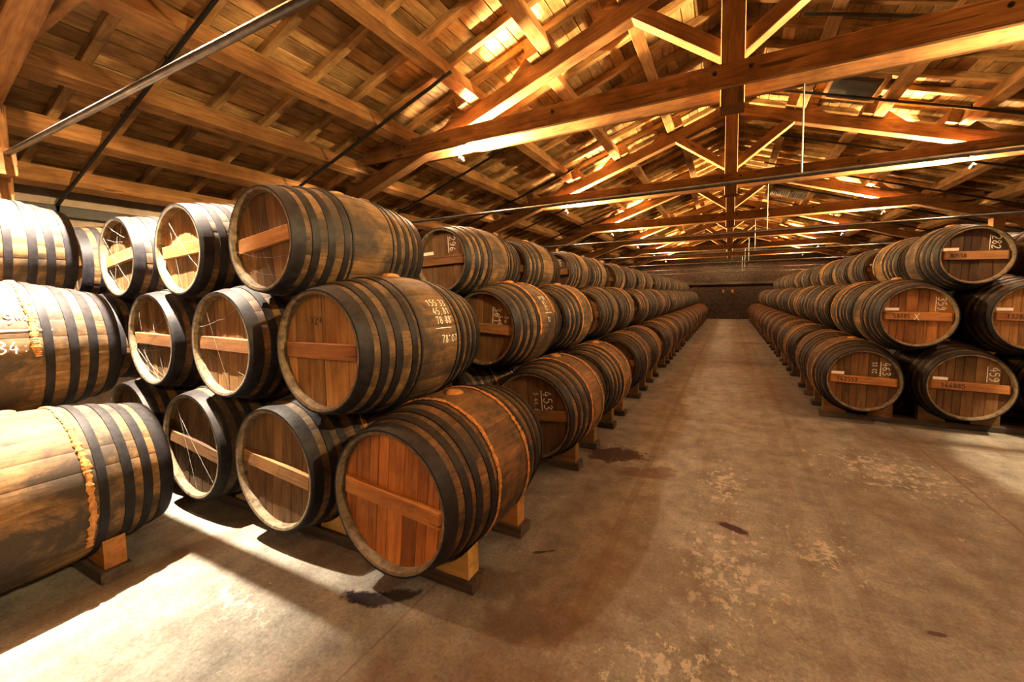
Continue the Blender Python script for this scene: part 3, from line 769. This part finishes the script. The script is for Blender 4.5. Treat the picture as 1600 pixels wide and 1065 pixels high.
# writing ----------------------------------------------------------------------
head_text(BL[(1, 2, 0)], ['296'], .09, .21, .065, under=.15); head_label(BL[(1, 2, 0)], -.225, .06)
head_text(BL[(1, 1, 0)], ['361'], .10, .19, .065, under=.15); head_text(BL[(1, 1, 0)], ['8w', 's x'], .20, .12, .045, w=.005)
head_text(BL[(1, 0, 0)], ['453'], .12, .20, .075, under=.17); head_text(BL[(1, 0, 0)], ['s 44,8'], .03, .19, .04, w=.004)
head_text(BL[(3, 1, 0)], ['304'], .08, .16, .06, under=.14); head_text(BL[(3, 2, 0)], ['300'], .08, .2, .06, under=.14)
head_text(BL[(3, 0, 0)], ['457'], .12, .16, .07, under=.16)
head_text(BL[(0, 1, 0)], ['xkh'], -.09, .14, .05, rot=-.1, w=.006, mat='stencil', name='ink_mark')
head_text(BR[(0, 0, 0)], ['463'], .17, .215, .07, under=.16); head_text(BR[(0, 0, 0)], ['ss cc'], .08, .215, .04, w=.005); head_label(BR[(0, 0, 0)], -.29, .05); bar_text(BR[(0, 0, 0)], '143553', -.24)
head_text(BR[(0, 0, 1)], ['459'], .15, .215, .07, under=.16); head_label(BR[(0, 0, 1)], -.28, .05); bar_text(BR[(0, 0, 1)], '144885', -.22)
head_text(BR[(0, 1, 0)], ['359'], .16, .205, .065, under=.15); head_label(BR[(0, 1, 0)], -.27, .055); bar_text(BR[(0, 1, 0)], '58885', -.2, .04)
head_text(BR[(0, 1, 0)], ['x'], -.03, -.04, .075, rot=0, depth=.0365, name='chalk_cross')
head_label(BR[(0, 1, 1)], -.27, .055); bar_text(BR[(0, 1, 1)], '132885', -.2, .04)
head_text(BR[(0, 2, 0)], ['282'], .12, .195, .065, under=.15); head_label(BR[(0, 2, 0)], -.24, .05); bar_text(BR[(0, 2, 0)], '80558', -.19, .035)
for k_ in (1, 2): head_label(BR[(k_+1, 2, 0)], -.2, .05)
body_text(BL[(0, 1, 0)], ['155 33', ' 45,81', ' 78 88o', '   _', '  78"07'], -.05, 1.0, .043, .005)
body_text(BL[(1, 1, 0)], ['49 81', ' 45', ' 72', ' _', ' 72'], -.05, .95, .042, .005)
body_text(BN[1], ['49hz', '_', '34:'], .02, 1.15, .06)

# ------------------------------------------------------------------ cradles under the stacks
def wedge_mesh(bt, zc, sgn):
    z0 = .065; xo = .325; r = bt.r(.5)+.012; P_ = [(xo, z0)]
    n = 6; xi = .10
    for k in range(n+1):
        x = xo+(xi-xo)*k/n; P_.append((x, max(z0+.004, zc-math.sqrt(r*r-x*x))))
    P_.append((xi, z0)); m = len(P_)
    V = [(sgn*x, d, z) for d in (-.045, .045) for x, z in P_]
    Fc = [list(range(m)), list(range(2*m-1, m-1, -1))]+[[k, m+k, m+(k+1) % m, (k+1) % m] for k in range(m)]
    if sgn < 0: Fc = [f[::-1] for f in Fc]
    return mk('wedge', V, Fc, M['wedge'])
WL = {s: wedge_mesh(T1, .50, s) for s in (-1, 1)}; WR = {s: wedge_mesh(TR1, .50, s) for s in (-1, 1)}
def cradle(xs, y, W, ends, label, group, wc=(.42, .33, .27)):
    t = empty('barrel_cradle', ((xs[0]+xs[-1])/2, y, 0)); cx = t.location.x
    tag(t, label, 'cradle', group)
    beam('plank', (ends[0]-cx, 0, .0325), (ends[1]-cx, 0, .0325), .13, .065, M['plank'], t, ch=.006)
    for x in xs:
        for s in (-1, 1): ob('wedge', W[s], t, (x-cx, rnd.uniform(-.008, .008), 0), None, wc)
for i, y in enumerate(YL):
    nc = 4 if i == 0 else (3 if i < 3 else 2)
    xs = [LX[0]-PIT*k for k in range(nc)]
    for q, dy in (('front', -.26), ('rear', .26)):
        cradle(xs, y+dy, WL, (xs[-1]-.42, xs[0]+.355), 'plank with yellow wedges, %s one under the %s barrel row of the longer stack' % (q, ORD[i]), 'wedged planks under the longer stack', (1.05, 1, .8) if i == 0 and dy < 0 else ((.8, .6, .45) if i == 0 else (.42, .33, .27)))
for i, y in enumerate(YR):
    xs = [RX[0]+RP*k for k in range(3 if i == 0 else 2)]
    for q, dy in (('front', -.26), ('rear', .26)):
        cradle(xs, y+dy, WR, (xs[0]-.355, xs[-1]+.42+(2.2 if i == 0 else 0)), 'plank with yellow wedges, %s one under the %s barrel row of the shorter stack' % (q, ORD[i]), 'wedged planks under the shorter stack')
for q, dy in (('front', -.26), ('rear', .26)):
    cradle([NX[0]], .615+dy, WL, (NX[0]-.42, NX[0]+.355), 'plank with orange wedges under the barrel across the light streak, %s one' % q, 'wedged planks across the light streak', (.75, .48, .3))

# cobwebs across some heads
def cobweb(b, n, seed):
    rg = random.Random(seed); V = []; Fc = []; R_ = b.bt.Rh
    for _ in range(n):
        a = rg.uniform(0, 6.28); c = a+rg.uniform(1.2, 3.6)
        p = Vector((R_*math.sin(a), b.bt.yh-rg.uniform(.01, .045), R_*math.cos(a))); q = Vector((R_*math.sin(c), b.bt.yh-rg.uniform(.01, .045), R_*math.cos(c)))
        n0 = len(V)
        for k in range(7):
            t = k/6; m = p.lerp(q, t); m.z -= .03*math.sin(PI*t)*rg.uniform(.5, 1)
            V += [m+Vector((0, 0, .0004)), m-Vector((0, 0, .0004)), m+Vector((0, -.0005, 0))]
        for k in range(6):
            for j in range(3): Fc.append([n0+3*k+j, n0+3*k+(j+1) % 3, n0+3*k+3+(j+1) % 3, n0+3*k+3+j])
    ob('cobweb', mk('cobweb', V, Fc, M['web']), b.o, (0, 0, b.bt.Rb))
for q, (k, n) in enumerate((((0, 2, 0), 4), ((0, 2, 1), 3), ((0, 2, 2), 9), ((0, 2, 3), 6), ((0, 1, 1), 6), ((0, 1, 2), 9), ((0, 0, 2), 5), ((0, 0, 1), 2))):
    cobweb(BL[k], n, 60+q)
